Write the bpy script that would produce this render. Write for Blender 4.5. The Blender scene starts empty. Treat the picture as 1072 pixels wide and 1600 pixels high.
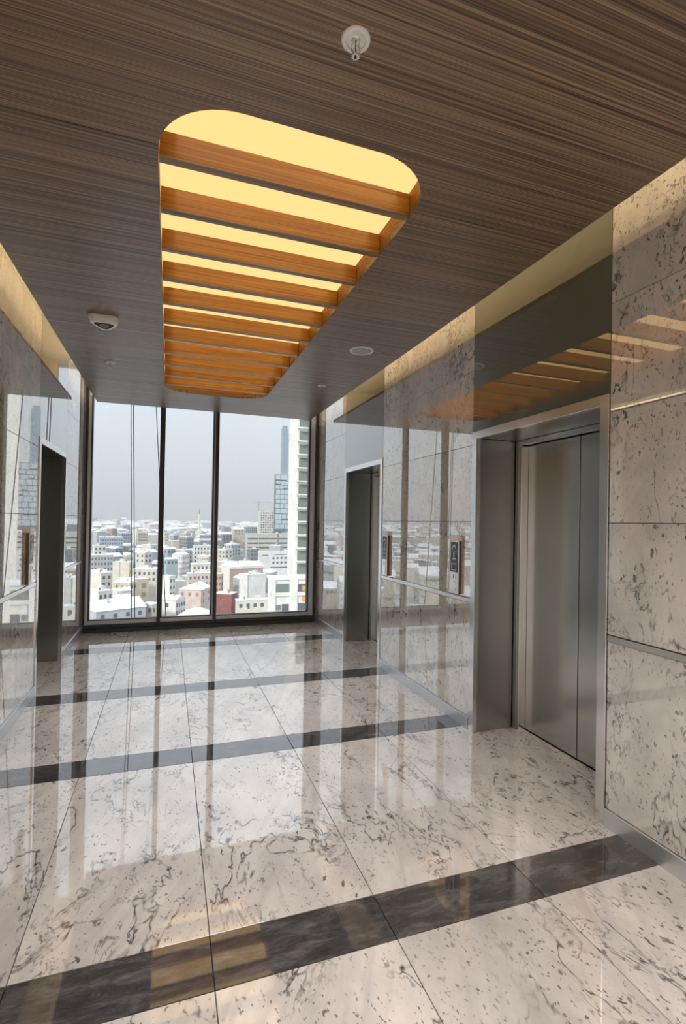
import bpy, bmesh, math, random
from mathutils import Matrix, Vector
PI = math.pi
SC = bpy.context.scene
COL = SC.collection

# ------------------------------------------------------------------ camera
cam = bpy.data.objects.new('camera', bpy.data.cameras.new('camera'))
COL.objects.link(cam)
RT = Vector((0.94395601, -0.32958905, 0.01783569))
UP = Vector((-0.02013612, -0.00356702, 0.99979088))
FW = Vector((0.3294565, 0.94411776, 0.01000376))
cam.matrix_world = Matrix(((RT.x, UP.x, -FW.x, 0), (RT.y, UP.y, -FW.y, 0), (RT.z, UP.z, -FW.z, 1.5), (0, 0, 0, 1)))
cam.data.sensor_fit = 'HORIZONTAL'
cam.data.sensor_width = 36
cam.data.lens = 36 * 780.67 / 1072
cam.data.shift_y = 7.87 / 1072
cam.data.clip_start = 0.05
cam.data.clip_end = 12000
SC.camera = cam

# ------------------------------------------------------------------ world: overcast winter sky
W = bpy.data.worlds.new('overcast_sky'); SC.world = W; W.use_nodes = True
nt = W.node_tree; nt.nodes.clear()
wo = nt.nodes.new('ShaderNodeOutputWorld'); bg = nt.nodes.new('ShaderNodeBackground')
tc = nt.nodes.new('ShaderNodeTexCoord'); sp = nt.nodes.new('ShaderNodeSeparateXYZ')
rp = nt.nodes.new('ShaderNodeValToRGB')
nt.links.new(tc.outputs['Generated'], sp.inputs[0]); nt.links.new(sp.outputs['Z'], rp.inputs[0])
els = rp.color_ramp.elements
els[0].position = 0.0; els[0].color = (0.79, 0.81, 0.845, 1)
els[1].position = 1.0; els[1].color = (1.48, 1.58, 1.78, 1)
e = els.new(0.12); e.color = (0.90, 0.935, 1.0, 1)
e = els.new(0.4); e.color = (1.08, 1.15, 1.29, 1)
nt.links.new(rp.outputs[0], bg.inputs[0]); bg.inputs[1].default_value = 1.0
nt.links.new(bg.outputs[0], wo.inputs[0])

# hazy low sun from the left, behind the building: it reaches the city, not the room
sl = bpy.data.lights.new('sun', 'SUN'); sl.energy = 3.0; sl.angle = math.radians(9); sl.color = (1.0, 0.93, 0.82)
sun = bpy.data.objects.new('sun', sl); COL.objects.link(sun)
sun.rotation_euler = Vector((0.62, 0.55, -0.50)).to_track_quat('-Z', 'Y').to_euler()

# added fill lamp in the unseen slatted light put in behind the camera
al = bpy.data.lights.new('hall_fill_lamp', 'AREA'); al.shape = 'RECTANGLE'; al.size = 1.0; al.size_y = 4.0
al.energy = 124; al.color = (1.0, 0.975, 0.95); al.spread = math.radians(130)
alo = bpy.data.objects.new('hall_fill_lamp', al); COL.objects.link(alo); alo.location = (0.5, -1.12, 3.085)

# added fill lamp hidden in the slatted light, shining straight down between the slats
bl = bpy.data.lights.new('slat_fill_lamp', 'AREA'); bl.shape = 'RECTANGLE'; bl.size = 1.0; bl.size_y = 3.9
bl.energy = 29; bl.color = (0.92, 0.96, 1.0); bl.spread = math.radians(84)
blo = bpy.data.objects.new('slat_fill_lamp', bl); COL.objects.link(blo); blo.location = (0.5, 4.05, 3.092)

VS = SC.view_settings
VS.view_transform = 'Standard'; VS.look = 'None'; VS.gamma = 1.0; VS.exposure = 0.0
VS.use_curve_mapping = False
SC.display_settings.display_device = 'sRGB'

# ------------------------------------------------------------------ helpers
class MB:
    def __init__(s): s.v = []; s.f = []; s.m = []
    def add(s, vs, fs, mi=0):
        o = len(s.v); s.v += [tuple(p) for p in vs]; s.f += [tuple(o + i for i in q) for q in fs]; s.m += [mi] * len(fs); return s
    def box(s, x0, x1, y0, y1, z0, z1, mi=0):
        return s.add([(x0,y0,z0),(x1,y0,z0),(x1,y1,z0),(x0,y1,z0),(x0,y0,z1),(x1,y0,z1),(x1,y1,z1),(x0,y1,z1)],
                     [(0,3,2,1),(4,5,6,7),(0,1,5,4),(1,2,6,5),(2,3,7,6),(3,0,4,7)], mi)
    def bevbox(s, x0, x1, y0, y1, z0, z1, b):
        # box with chamfered edges (24 vertices)
        vs = []; ix = {}
        for sx in (0, 1):
            for sy in (0, 1):
                for sz in (0, 1):
                    X = (x0, x1)[sx]; Y = (y0, y1)[sy]; Z = (z0, z1)[sz]
                    dx = b if sx == 0 else -b; dy = b if sy == 0 else -b; dz = b if sz == 0 else -b
                    for a, p in ((0, (X, Y + dy, Z + dz)), (1, (X + dx, Y, Z + dz)), (2, (X + dx, Y + dy, Z))):
                        ix[(sx, sy, sz, a)] = len(vs); vs.append(p)
        fs = []
        I = ix
        for k in (0, 1):
            q = [I[(k,0,0,0)], I[(k,1,0,0)], I[(k,1,1,0)], I[(k,0,1,0)]]; fs.append(q if k else q[::-1])
            q = [I[(0,k,0,1)], I[(0,k,1,1)], I[(1,k,1,1)], I[(1,k,0,1)]]; fs.append(q if k else q[::-1])
            q = [I[(0,0,k,2)], I[(1,0,k,2)], I[(1,1,k,2)], I[(0,1,k,2)]]; fs.append(q if k else q[::-1])
        for a in (0, 1):
            for c in (0, 1):
                fs.append([I[(a,c,0,0)], I[(a,c,1,0)], I[(a,c,1,1)], I[(a,c,0,1)]])
                fs.append([I[(a,0,c,0)], I[(a,1,c,0)], I[(a,1,c,2)], I[(a,0,c,2)]])
                fs.append([I[(0,a,c,1)], I[(1,a,c,1)], I[(1,a,c,2)], I[(0,a,c,2)]])
        for a in (0, 1):
            for c in (0, 1):
                for d in (0, 1): fs.append([I[(a,c,d,0)], I[(a,c,d,1)], I[(a,c,d,2)]])
        return s.add(vs, fs)
    def prism(s, poly, z0, z1, mi=0):
        n = len(poly)
        return s.add([(x, y, z0) for x, y in poly] + [(x, y, z1) for x, y in poly],
                     [tuple(range(n))[::-1], tuple(range(n, 2*n))] + [(i, (i+1) % n, n + (i+1) % n, n + i) for i in range(n)], mi)
    def lathe(s, prof, n=24, c=(0,0,0), mi=0):
        vs = []; fs = []
        for r, z in prof:
            for k in range(n):
                a = 2*PI*k/n; vs.append((c[0] + r*math.cos(a), c[1] + r*math.sin(a), c[2] + z))
        for i in range(len(prof) - 1):
            for k in range(n):
                fs.append((i*n + k, i*n + (k+1) % n, (i+1)*n + (k+1) % n, (i+1)*n + k))
        fs.append(tuple(range(n))[::-1]); fs.append(tuple(range((len(prof)-1)*n, len(prof)*n)))
        return s.add(vs, fs, mi)
    def tube(s, pts, r, n=8, mi=0):
        vs = []; fs = []
        for i, p in enumerate(pts):
            p = Vector(p)
            t = (Vector(pts[min(i+1, len(pts)-1)]) - Vector(pts[max(i-1, 0)])).normalized()
            a = t.orthogonal().normalized() if i == 0 else (a - t*a.dot(t)).normalized()
            b = t.cross(a)
            for k in range(n):
                an = 2*PI*k/n; vs.append(p + a*r*math.cos(an) + b*r*math.sin(an))
        for i in range(len(pts) - 1):
            for k in range(n): fs.append((i*n + k, i*n + (k+1) % n, (i+1)*n + (k+1) % n, (i+1)*n + k))
        fs.append(tuple(range(n))[::-1]); fs.append(tuple(range((len(pts)-1)*n, len(pts)*n)))
        return s.add(vs, fs, mi)
    def mesh(s, name, mats, smooth=False):
        me = bpy.data.meshes.new(name); me.from_pydata(s.v, [], s.f)
        for m in (mats if isinstance(mats, (list, tuple)) else [mats]): me.materials.append(m)
        if any(s.m): me.polygons.foreach_set('material_index', s.m)
        bm = bmesh.new(); bm.from_mesh(me); bmesh.ops.recalc_face_normals(bm, faces=bm.faces); bm.to_mesh(me); bm.free()
        if smooth:
            me.polygons.foreach_set('use_smooth', [True]*len(me.polygons))
            try: me.set_sharp_from_angle(angle=math.radians(40))
            except Exception: pass
        me.update(); return me
    def build(s, name, mats, parent=None, smooth=False, loc=None):
        o = bpy.data.objects.new(name, s.mesh(name, mats, smooth)); COL.objects.link(o)
        if parent is not None: o.parent = parent
        if loc: o.location = loc
        return o

def put(name, me, parent=None, loc=(0,0,0), scale=None, rz=0, mat=None):
    o = bpy.data.objects.new(name, me); COL.objects.link(o)
    if parent is not None: o.parent = parent
    o.location = loc; o.rotation_euler.z = rz
    if scale: o.scale = scale
    if mat:
        o.material_slots[0].link = 'OBJECT'; o.material_slots[0].material = mat
    return o
def empty(name, loc=(0,0,0), rz=0):
    o = bpy.data.objects.new(name, None); COL.objects.link(o); o.location = loc; o.rotation_euler.z = rz
    o.empty_display_size = 0.1; return o
def tag(o, label=None, cat=None, group=None, kind=None):
    if label: o['label'] = label
    if cat: o['category'] = cat
    if group: o['group'] = group
    if kind: o['kind'] = kind
    return o
def dup(root, loc, rz=0, label=None):
    r = root.copy(); COL.objects.link(r); r.location = loc; r.rotation_euler.z = rz
    if label: r['label'] = label
    for ch in list(root.children):
        c = ch.copy(); COL.objects.link(c); c.parent = r
        for g in list(ch.children):
            d = g.copy(); COL.objects.link(d); d.parent = c
    return r

# ------------------------------------------------------------------ materials
def mat(name):
    m = bpy.data.materials.new(name); m.use_nodes = True
    b = m.node_tree.nodes['Principled BSDF']
    return m, m.node_tree.nodes, m.node_tree.links, b
def simple(name, col, rough=0.5, metal=0.0, ior=1.5, coat=0.0, aniso=0.0):
    m, n, l, b = mat(name)
    b.inputs['Base Color'].default_value = (*col, 1); b.inputs['Roughness'].default_value = rough
    b.inputs['Metallic'].default_value = metal; b.inputs['IOR'].default_value = ior
    b.inputs['Coat Weight'].default_value = coat
    b.inputs['Anisotropic'].default_value = aniso
    return m
def emis(name, col, s):
    m, n, l, b = mat(name)
    b.inputs['Base Color'].default_value = (0.02, 0.02, 0.02, 1); b.inputs['Specular IOR Level'].default_value = 0.0
    b.inputs['Emission Color'].default_value = (*col, 1); b.inputs['Emission Strength'].default_value = s
    return m
def N(n, t, **k):
    o = n.new(t)
    for a, v in k.items():
        if a in o.bl_rna.properties: setattr(o, a, v)
        else: o.inputs[a.replace('_', ' ')].default_value = v
    return o
def ramp(n, l, src, stops, interp='LINEAR'):
    r = n.new('ShaderNodeValToRGB'); r.color_ramp.interpolation = interp
    e = r.color_ramp.elements
    while len(e) < len(stops): e.new(0.5)
    for k, (p, c) in enumerate(stops):
        e[k].position = p; e[k].color = (*c, 1) if len(c) == 3 else c
    l.new(src, r.inputs[0]); return r.outputs[0]
def mixc(n, l, f, a, b, mode='MIX'):
    x = n.new('ShaderNodeMix'); x.data_type = 'RGBA'; x.blend_type = mode
    for s, v in ((0, f), (6, a), (7, b)):
        if hasattr(v, 'links'): l.new(v, x.inputs[s])
        else: x.inputs[s].default_value = v if s == 0 else (*v, 1)
    return x.outputs[2]
def mth(n, l, op, a, b=None):
    x = n.new('ShaderNodeMath'); x.operation = op
    for s, v in ((0, a), (1, b)):
        if v is None: continue
        if hasattr(v, 'links'): l.new(v, x.inputs[s])
        else: x.inputs[s].default_value = v
    return x.outputs[0]
def polish(m, n, l, b, f0, gain, power, rough, tint=(1, 1, 1)):
    """clear polished layer over the body colour: reflection grows towards grazing view"""
    b.inputs['Specular IOR Level'].default_value = 0.0; b.inputs['Roughness'].default_value = 0.6
    g = n.new('ShaderNodeBsdfGlossy'); g.inputs['Roughness'].default_value = rough; g.inputs['Color'].default_value = (*tint, 1)
    w = n.new('ShaderNodeLayerWeight'); w.inputs['Blend'].default_value = 0.5
    f = mth(n, l, 'ADD', mth(n, l, 'MULTIPLY', mth(n, l, 'POWER', w.outputs['Facing'], power), gain), f0)
    x = n.new('ShaderNodeMixShader'); l.new(f, x.inputs[0]); l.new(b.outputs[0], x.inputs[1]); l.new(g.outputs[0], x.inputs[2])
    l.new(x.outputs[0], n['Material Output'].inputs['Surface'])
def solid_coord(n, l, rot, scl):
    """world position shifted by the piece's own random number: every slab has its own figure"""
    g = n.new('ShaderNodeNewGeometry'); oi = n.new('ShaderNodeObjectInfo')
    cb = n.new('ShaderNodeCombineXYZ')
    l.new(mth(n, l, 'MULTIPLY', oi.outputs['Random'], 37.0), cb.inputs[0])
    l.new(mth(n, l, 'MULTIPLY', oi.outputs['Random'], 91.0), cb.inputs[1])
    l.new(mth(n, l, 'MULTIPLY', oi.outputs['Random'], 53.0), cb.inputs[2])
    ad = n.new('ShaderNodeVectorMath'); ad.operation = 'ADD'
    l.new(g.outputs['Position'], ad.inputs[0]); l.new(cb.outputs[0], ad.inputs[1])
    mp = n.new('ShaderNodeMapping'); mp.inputs['Rotation'].default_value = rot; mp.inputs['Scale'].default_value = scl
    l.new(ad.outputs[0], mp.inputs['Vector'])
    return mp.outputs[0], ad.outputs[0], oi.outputs['Random']
def marble(name, rot, scl, light, shade, dark, rough, ior, speck=0.66, vein=1.0):
    m, n, l, b = mat(name)
    v, v0, rnd = solid_coord(n, l, rot, scl)
    cl = N(n, 'ShaderNodeTexNoise', Scale=1.5, Detail=8.0, Roughness=0.68); l.new(v, cl.inputs['Vector'])
    base = mixc(n, l, ramp(n, l, cl.outputs[0], [(0.36, (0,0,0)), (0.70, (1,1,1))]), light, shade)
    # long faint streaks along the bedding
    mp = n.new('ShaderNodeMapping'); mp.inputs['Scale'].default_value = (11.0, 1.3, 4.0); l.new(v, mp.inputs['Vector'])
    st = N(n, 'ShaderNodeTexNoise', Scale=1.0, Detail=5.0, Roughness=0.6, Distortion=0.5); l.new(mp.outputs[0], st.inputs['Vector'])
    base = mixc(n, l, mth(n, l, 'MULTIPLY', ramp(n, l, st.outputs[0], [(0.48, (0,0,0)), (0.68, (1,1,1))]), 0.62), base, shade)
    # thin broken veins
    def veins(scale, dist, width, lo, hi, seed):
        ds = N(n, 'ShaderNodeTexNoise', Scale=scale, Detail=5.0, Roughness=0.62, Distortion=dist)
        sh = n.new('ShaderNodeVectorMath'); sh.inputs[1].default_value = (seed, seed*1.7, -seed); l.new(v, sh.inputs[0]); l.new(sh.outputs[0], ds.inputs['Vector'])
        ab = mth(n, l, 'ABSOLUTE', mth(n, l, 'SUBTRACT', ds.outputs[0], 0.5))
        thin = ramp(n, l, ab, [(0.0, (1,1,1)), (width*0.5, (0.6,0.6,0.6)), (width, (0,0,0))])
        mk = N(n, 'ShaderNodeTexNoise', Scale=2.3, Detail=2.0, Roughness=0.5); l.new(sh.outputs[0], mk.inputs['Vector'])
        return mth(n, l, 'MULTIPLY', thin, ramp(n, l, mk.outputs[0], [(lo, (0,0,0)), (hi, (1,1,1))]))
    vv = mth(n, l, 'MAXIMUM', veins(1.2, 0.35, 0.009, 0.42, 0.54, 3.1), veins(3.4, 0.7, 0.015, 0.46, 0.60, 7.7))
    brk = N(n, 'ShaderNodeTexNoise', Scale=30.0, Detail=2.0, Roughness=0.5); l.new(v0, brk.inputs['Vector'])
    bk = ramp(n, l, brk.outputs[0], [(0.34, (0.25,0.25,0.25)), (0.58, (1,1,1))])
    vm = mth(n, l, 'MULTIPLY', vv, mth(n, l, 'MULTIPLY', bk, vein))
    # dark specks, in drifts
    def specks(scale, th, gain, lo, hi):
        sk = N(n, 'ShaderNodeTexNoise', Scale=scale, Detail=3.0, Roughness=0.55, Distortion=0.2); l.new(v, sk.inputs['Vector'])
        sm = ramp(n, l, sk.outputs[0], [(th, (0,0,0)), (th + 0.035, (1,1,1))])
        dk = N(n, 'ShaderNodeTexNoise', Scale=scale*0.11, Detail=2.0, Roughness=0.5); l.new(v, dk.inputs['Vector'])
        dm = ramp(n, l, dk.outputs[0], [(lo, (0.0,0.0,0.0)), (hi, (1,1,1))])
        return mth(n, l, 'MULTIPLY', mth(n, l, 'MULTIPLY', sm, dm), gain)
    f = mth(n, l, 'MAXIMUM', vm, mth(n, l, 'MAXIMUM', specks(25.0, speck + 0.01, 0.9, 0.44, 0.60), specks(55.0, speck - 0.01, 0.75, 0.38, 0.56)))
    l.new(mixc(n, l, f, base, dark), b.inputs['Base Color'])
    polish(m, n, l, b, *ior, rough)
    return m

M = {}
M['floor_marble'] = marble('polished_floor_marble', (0.2, 0.3, 0.75), (1.35, 0.8, 1.1), (0.77, 0.735, 0.705), (0.47, 0.445, 0.43), (0.06, 0.056, 0.056), 0.03, (0.06, 0.62, 2.0), 0.625)
M['wall_marble'] = marble('glazed_wall_marble', (0.75, 0.0, 0.2), (1.0, 1.4, 0.8), (0.76, 0.745, 0.71), (0.46, 0.455, 0.445), (0.045, 0.044, 0.045), 0.010, (0.10, 0.68, 1.25), 0.615)
def dark_marble():
    m, n, l, b = mat('dark_band_marble')
    v, v0, rnd = solid_coord(n, l, (0.1, 0.4, 0.9), (0.8, 2.6, 1.4))
    a = N(n, 'ShaderNodeTexNoise', Scale=7.0, Detail=9.0, Roughness=0.75, Distortion=0.3); l.new(v, a.inputs['Vector'])
    c = ramp(n, l, a.outputs[0], [(0.28, (0.022, 0.022, 0.024)), (0.50, (0.060, 0.059, 0.062)), (0.64, (0.13, 0.127, 0.13)), (0.80, (0.26, 0.25, 0.25))])
    l.new(c, b.inputs['Base Color']); polish(m, n, l, b, 0.05, 0.62, 2.0, 0.03)
    return m
M['band'] = dark_marble()
def veneer(name, c0, c1, c2, rough, ior=1.45, sx=0.40, sy=185.0, sz=28.0, bump=0.12):
    m, n, l, b = mat(name)
    v, v0, rnd = solid_coord(n, l, (0, 0, 0), (sx, sy, sz))
    a = N(n, 'ShaderNodeTexNoise', Scale=1.0, Detail=5.0, Roughness=0.7, Distortion=0.15); l.new(v, a.inputs['Vector'])
    w = N(n, 'ShaderNodeTexNoise', Scale=1.1, Detail=2.0); l.new(v0, w.inputs['Vector'])
    mp = n.new('ShaderNodeMapping'); mp.inputs['Scale'].default_value = (0.6, 0.3, 0.3); l.new(v, mp.inputs['Vector'])
    a2 = N(n, 'ShaderNodeTexNoise', Scale=1.0, Detail=3.0, Roughness=0.6); l.new(mp.outputs[0], a2.inputs['Vector'])
    s = mth(n, l, 'ADD', mth(n, l, 'MULTIPLY', a.outputs[0], 0.8), mth(n, l, 'MULTIPLY', a2.outputs[0], 0.2))
    l.new(ramp(n, l, s, [(0.40, c0), (0.5, c1), (0.60, c2)]), b.inputs['Base Color'])
    bp = N(n, 'ShaderNodeBump', Strength=bump, Distance=0.002); l.new(a.outputs[0], bp.inputs['Height']); l.new(bp.outputs[0], b.inputs['Normal'])
    b.inputs['Roughness'].default_value = rough; b.inputs['IOR'].default_value = ior
    return m
M['veneer'] = veneer('dark_ceiling_veneer', (0.055, 0.034, 0.020), (0.175, 0.111, 0.063), (0.35, 0.232, 0.135), 0.38, 1.6)
M['slat'] = veneer('glow_tinted_slat_veneer', (0.20, 0.075, 0.005), (0.33, 0.135, 0.010), (0.44, 0.20, 0.018), 0.55, sx=1.2, sy=60.0, sz=170.0)  # ceiling veneer with the panel's amber glow put into its colour
def steel(name, col, rough, streak=0.03, scl=(420, 420, 1.2)):
    m, n, l, b = mat(name)
    v, v0, rnd = solid_coord(n, l, (0, 0, 0), scl)
    a = N(n, 'ShaderNodeTexNoise', Scale=1.0, Detail=3.0, Roughness=0.6); l.new(v, a.inputs['Vector'])
    l.new(mixc(n, l, a.outputs[0], tuple(c*(1-streak) for c in col), tuple(c*(1+streak) for c in col)), b.inputs['Base Color'])
    r = mth(n, l, 'ADD', mth(n, l, 'MULTIPLY', a.outputs[0], 0.03), rough - 0.015); l.new(r, b.inputs['Roughness'])
    b.inputs['Metallic'].default_value = 1.0
    return m
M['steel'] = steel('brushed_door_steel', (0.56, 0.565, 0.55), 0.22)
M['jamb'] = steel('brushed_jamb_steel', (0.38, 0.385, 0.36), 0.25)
M['frame_steel'] = steel('satin_frame_steel', (0.80, 0.80, 0.79), 0.20, 0.03)
M['base_steel'] = steel('satin_skirting_steel', (0.70, 0.735, 0.77), 0.40, 0.03, (1.2, 1.2, 420))
M['plate'] = simple('bright_plate_steel', (0.86, 0.87, 0.88), 0.3, 0.85)
M['screen'] = simple('black_glass', (0.012, 0.013, 0.016), 0.06)
M['bronze'] = simple('bronze_side', (0.13, 0.09, 0.055), 0.4, 0.6)
M['white_plastic'] = simple('white_plastic', (0.78, 0.77, 0.74), 0.35)
M['dark_gap'] = simple('dark_gap', (0.012, 0.012, 0.012), 0.7)
M['grout'] = simple('dark_grout', (0.06, 0.055, 0.05), 0.8)
M['alu_dark'] = simple('anthracite_aluminium', (0.030, 0.034, 0.042), 0.32, 0.0, 1.5)
M['alu_light'] = simple('grey_aluminium', (0.56, 0.61, 0.68), 0.35, 0.5)
M['plaster'] = simple('white_plaster', (0.72, 0.70, 0.66), 0.8)
M['concrete'] = simple('grey_concrete', (0.35, 0.34, 0.33), 0.9)
M['green_glass'], n_, l_, b_ = mat('back_painted_green_glass'); b_.inputs['Base Color'].default_value = (0.105, 0.118, 0.088, 1)
polish(M['green_glass'], n_, l_, b_, 0.055, 0.85, 1.6, 0.01)
M['glass_edge'] = simple('green_glass_edge', (0.38, 0.52, 0.47), 0.15)
M['light_panel'] = emis('glowing_amber_diffuser', (1.0, 0.60, 0.23), 1.32)
M['led'] = emis('warm_led_strip', (1.0, 0.72, 0.40), 26.0)
M['red_bulb'] = simple('red_glass_bulb', (0.45, 0.01, 0.01), 0.1)
M['chrome'] = simple('chrome', (0.75, 0.74, 0.70), 0.15, 1.0)
M['grille'] = simple('grey_speaker_grille', (0.42, 0.43, 0.42), 0.6)
M['rope'] = simple('dark_rope', (0.10, 0.11, 0.13), 0.8)
def pane_glass():
    m, n, l, b = mat('window_glass'); n.remove(b)
    o = n['Material Output']
    t = n.new('ShaderNodeBsdfTransparent'); t.inputs[0].default_value = (0.93, 0.955, 0.955, 1)
    g = n.new('ShaderNodeBsdfGlossy'); g.inputs['Roughness'].default_value = 0.01
    f = n.new('ShaderNodeFresnel'); f.inputs[0].default_value = 1.3
    x = n.new('ShaderNodeMixShader'); l.new(f.outputs[0], x.inputs[0]); l.new(t.outputs[0], x.inputs[1]); l.new(g.outputs[0], x.inputs[2])
    l.new(x.outputs[0], o.inputs[0]); return m
M['pane'] = pane_glass()

# ------------------------------------------------------------------ key dimensions (metres; camera stands over the origin)
XL, XR = -1.035, 2.10                 # marble faces of the two walls
ZC, ZT = 2.978, 3.45                  # hung ceiling, slab above it
YW, YE, YB = 7.26, 7.05, -3.9         # window, end of the hung ceiling, back of the hall
XCL, XCR = -0.890, 1.919              # edges of the hung ceiling (light coves beside it)
LIFTS = [(1.94, 3.15), (4.78, 5.96)]  # lift openings along the hall, the same on both sides
ZF = 2.175

# ------------------------------------------------------------------ shell
def structure(name, mb, m, parent=None):
    o = mb.build(name, m, parent)
    if parent is None: o['kind'] = 'structure'
    return o
fl = structure('floor', MB().box(-1.75, 2.8, YB, YW + 0.12, -0.35, -0.02), M['grout'])
G = 0.0016
cols = [XL - 0.0, -0.460, 0.170, 0.809, 1.470, XR + 0.0]
bands = [(-1.50, -1.27), (0.07, 0.295), (1.642, 1.866), (3.223, 3.446), (4.541, 4.782), (6.111, 6.357)]
rows = []
ycur = YB
for b0, b1 in bands:
    rows.append((ycur, b0, 0)); rows.append((b0, b1, 1)); ycur = b1
rows.append((ycur, YW - 0.02, 0))
for y0, y1, dark in rows:
    for i in range(5):
        x0, x1 = cols[i], cols[i+1]
        MB().bevbox(x0 + G, x1 - G, y0 + G, y1 - G, -0.02, 0.0, 0.0008).build('band_tile' if dark else 'tile', M['band'] if dark else M['floor_marble'], fl)
for s, xa, xb in ((1, XR, XR + 0.40), (-1, XL - 0.40, XL)):
    for a, b_ in LIFTS:
        MB().bevbox(xa + G, xb - G, a + G, b_ - G, -0.02, 0.0, 0.0008).build('threshold_tile', M['floor_marble'], fl)

structure('slab_above', MB().box(-1.75, 2.8, YB, YW + 0.12, ZT, ZT + 0.3), M['plaster'])
structure('wall_back', MB().box(-1.75, 2.8, YB - 0.2, YB, -0.35, ZT + 0.3), M['plaster'])

HZ = [0.958, 1.519, 2.081, 2.631, 3.185, ZT]
PG = 0.0018
def side_wall(name, xf, s):
    """s=+1: wall to the right (solid towards +x)"""
    def bx(a, b, y0, y1, z0, z1): return (min(xf + s*a, xf + s*b), max(xf + s*a, xf + s*b), y0, y1, z0, z1)
    w = MB()
    w.box(*bx(0.56, 0.68, YB, YW + 0.12, -0.35, ZT + 0.3))
    ys = [YB, LIFTS[0][0], LIFTS[0][1], LIFTS[1][0], LIFTS[1][1], YW + 0.12]
    solid = [(ys[0], ys[1]), (ys[2], ys[3]), (ys[4], ys[5])]
    for a, b in solid: w.box(*bx(0.026, 0.55, a + 0.004, b - 0.004, -0.02, ZT))
    wo_ = structure(name, w, M['concrete'])
    for a, b in solid:
        cuts = [a, b] if b - a < 2 else [a, a + (b-a)*0.34, a + (b-a)*0.67, b]
        b_end = min(b, YW - 0.0)
        for k in range(len(cuts) - 1):
            p, q = cuts[k], min(cuts[k+1], b_end)
            MB().bevbox(*bx(0.0, 0.022, p + PG, q - PG, 0.092, 0.921), 0.0012).build('lower_panel', M['wall_marble'], wo_)
            for z0, z1 in zip(HZ[:-1], HZ[1:]):
                MB().bevbox(*bx(0.0, 0.022, p + PG, q - PG, z0 + PG, z1 - PG), 0.0005).build('marble_panel', M['wall_marble'], wo_)
        MB().bevbox(*bx(-0.004, 0.022, a + 0.001, b_end - 0.001, 0.924, 0.956), 0.002).build('rail', M['frame_steel'], wo_)
    for a, b in LIFTS:
        MB().bevbox(*bx(0.0, 0.018, a + PG, b - PG, ZF + 0.003, ZT - 0.002), 0.0012).build('glass_panel', M['green_glass'], wo_)
    return wo_, solid, bx
wr, solid, bxR = side_wall('wall_right', XR, 1)
wl, _, bxL = side_wall('wall_left', XL, -1)
for nm, bx in (('baseboard_right', bxR), ('baseboard_left', bxL)):
    r = empty(nm); r['kind'] = 'structure'
    for a, b in solid:
        MB().bevbox(*bx(-0.012, 0.02, a + 0.001, min(b, YW - 0.02) - 0.001, 0.0, 0.090), 0.0015).build('skirting', M['base_steel'], r)

# ------------------------------------------------------------------ hung ceiling of wood veneer panels with the rounded cut-outs
CX0, CX1, RC = -0.070, 1.070, 0.30
BOXES = [(1.83, 6.13), (-3.27, 1.03)]
def inset(y):
    for a, b in BOXES:
        if a <= y <= b:
            d = min(y - a, b - y)
            if d >= RC: return 0.0
            return RC - math.sqrt(max(RC*RC - (RC - d)**2, 0))
    return None
cj = [YB + 0.02, -1.70, 0.20, 2.10, 4.00, 5.85, YE]
ce = empty('ceiling', (0, 0, 0)); ce['kind'] = 'structure'
def arc_ys(a, b):
    ys = [RC*(1 - math.cos(t*PI/2/12)) for t in range(13)]
    return [a + d for d in ys] + [b - d for d in ys]
for y0, y1 in zip(cj[:-1], cj[1:]):
    mb = MB(); g = 0.0026
    brk = {y0 + g, y1 - g}
    for a, b in BOXES:
        for y in arc_ys(a, b):
            if y0 + g < y < y1 - g: brk.add(y)
    brk = sorted(brk)
    z0, z1 = ZC, ZC + 0.03
    for p, q in zip(brk[:-1], brk[1:]):
        ip, iq, im = inset(p), inset(q), inset((p+q)/2)
        if im is None:
            mb.prism([(XCL, p), (XCR, p), (XCR, q), (XCL, q)], z0, z1)
        else:
            fp = ip if ip is not None else RC; fq = iq if iq is not None else RC
            mb.prism([(XCL, p), (CX0 + fp, p), (CX0 + fq, q), (XCL, q)], z0, z1)
            mb.prism([(CX1 - fp, p), (XCR, p), (XCR, q), (CX1 - fq, q)], z0, z1)
    mb.build('ceiling_panel', M['veneer'], ce)
MB().box(XCL + 0.15, XCR - 0.15, YE - 0.03, YE, ZC + 0.031, ZT).build('fascia', M['plaster'], ce)

# cove strips: warm LED lines lying on the ceiling's upper side along both walls
for x, s, lab in ((XCR - 0.054, 1, 'warm led strip in the cove along the right wall'), (XCL + 0.054, -1, 'warm led strip in the cove along the left wall')):
    r = empty('cove_light', (x, 0, ZC + 0.03)); tag(r, lab, 'light', 'cove lights')
    MB().box(-0.015, 0.015, YB + 0.1, YE - 0.06, 0.0, 0.012).build('housing', M['white_plastic'], r)
    MB().box(-0.008, 0.008, YB + 0.1, YE - 0.06, 0.0125, 0.022).build('led_strip', M['led'], r)

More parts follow.
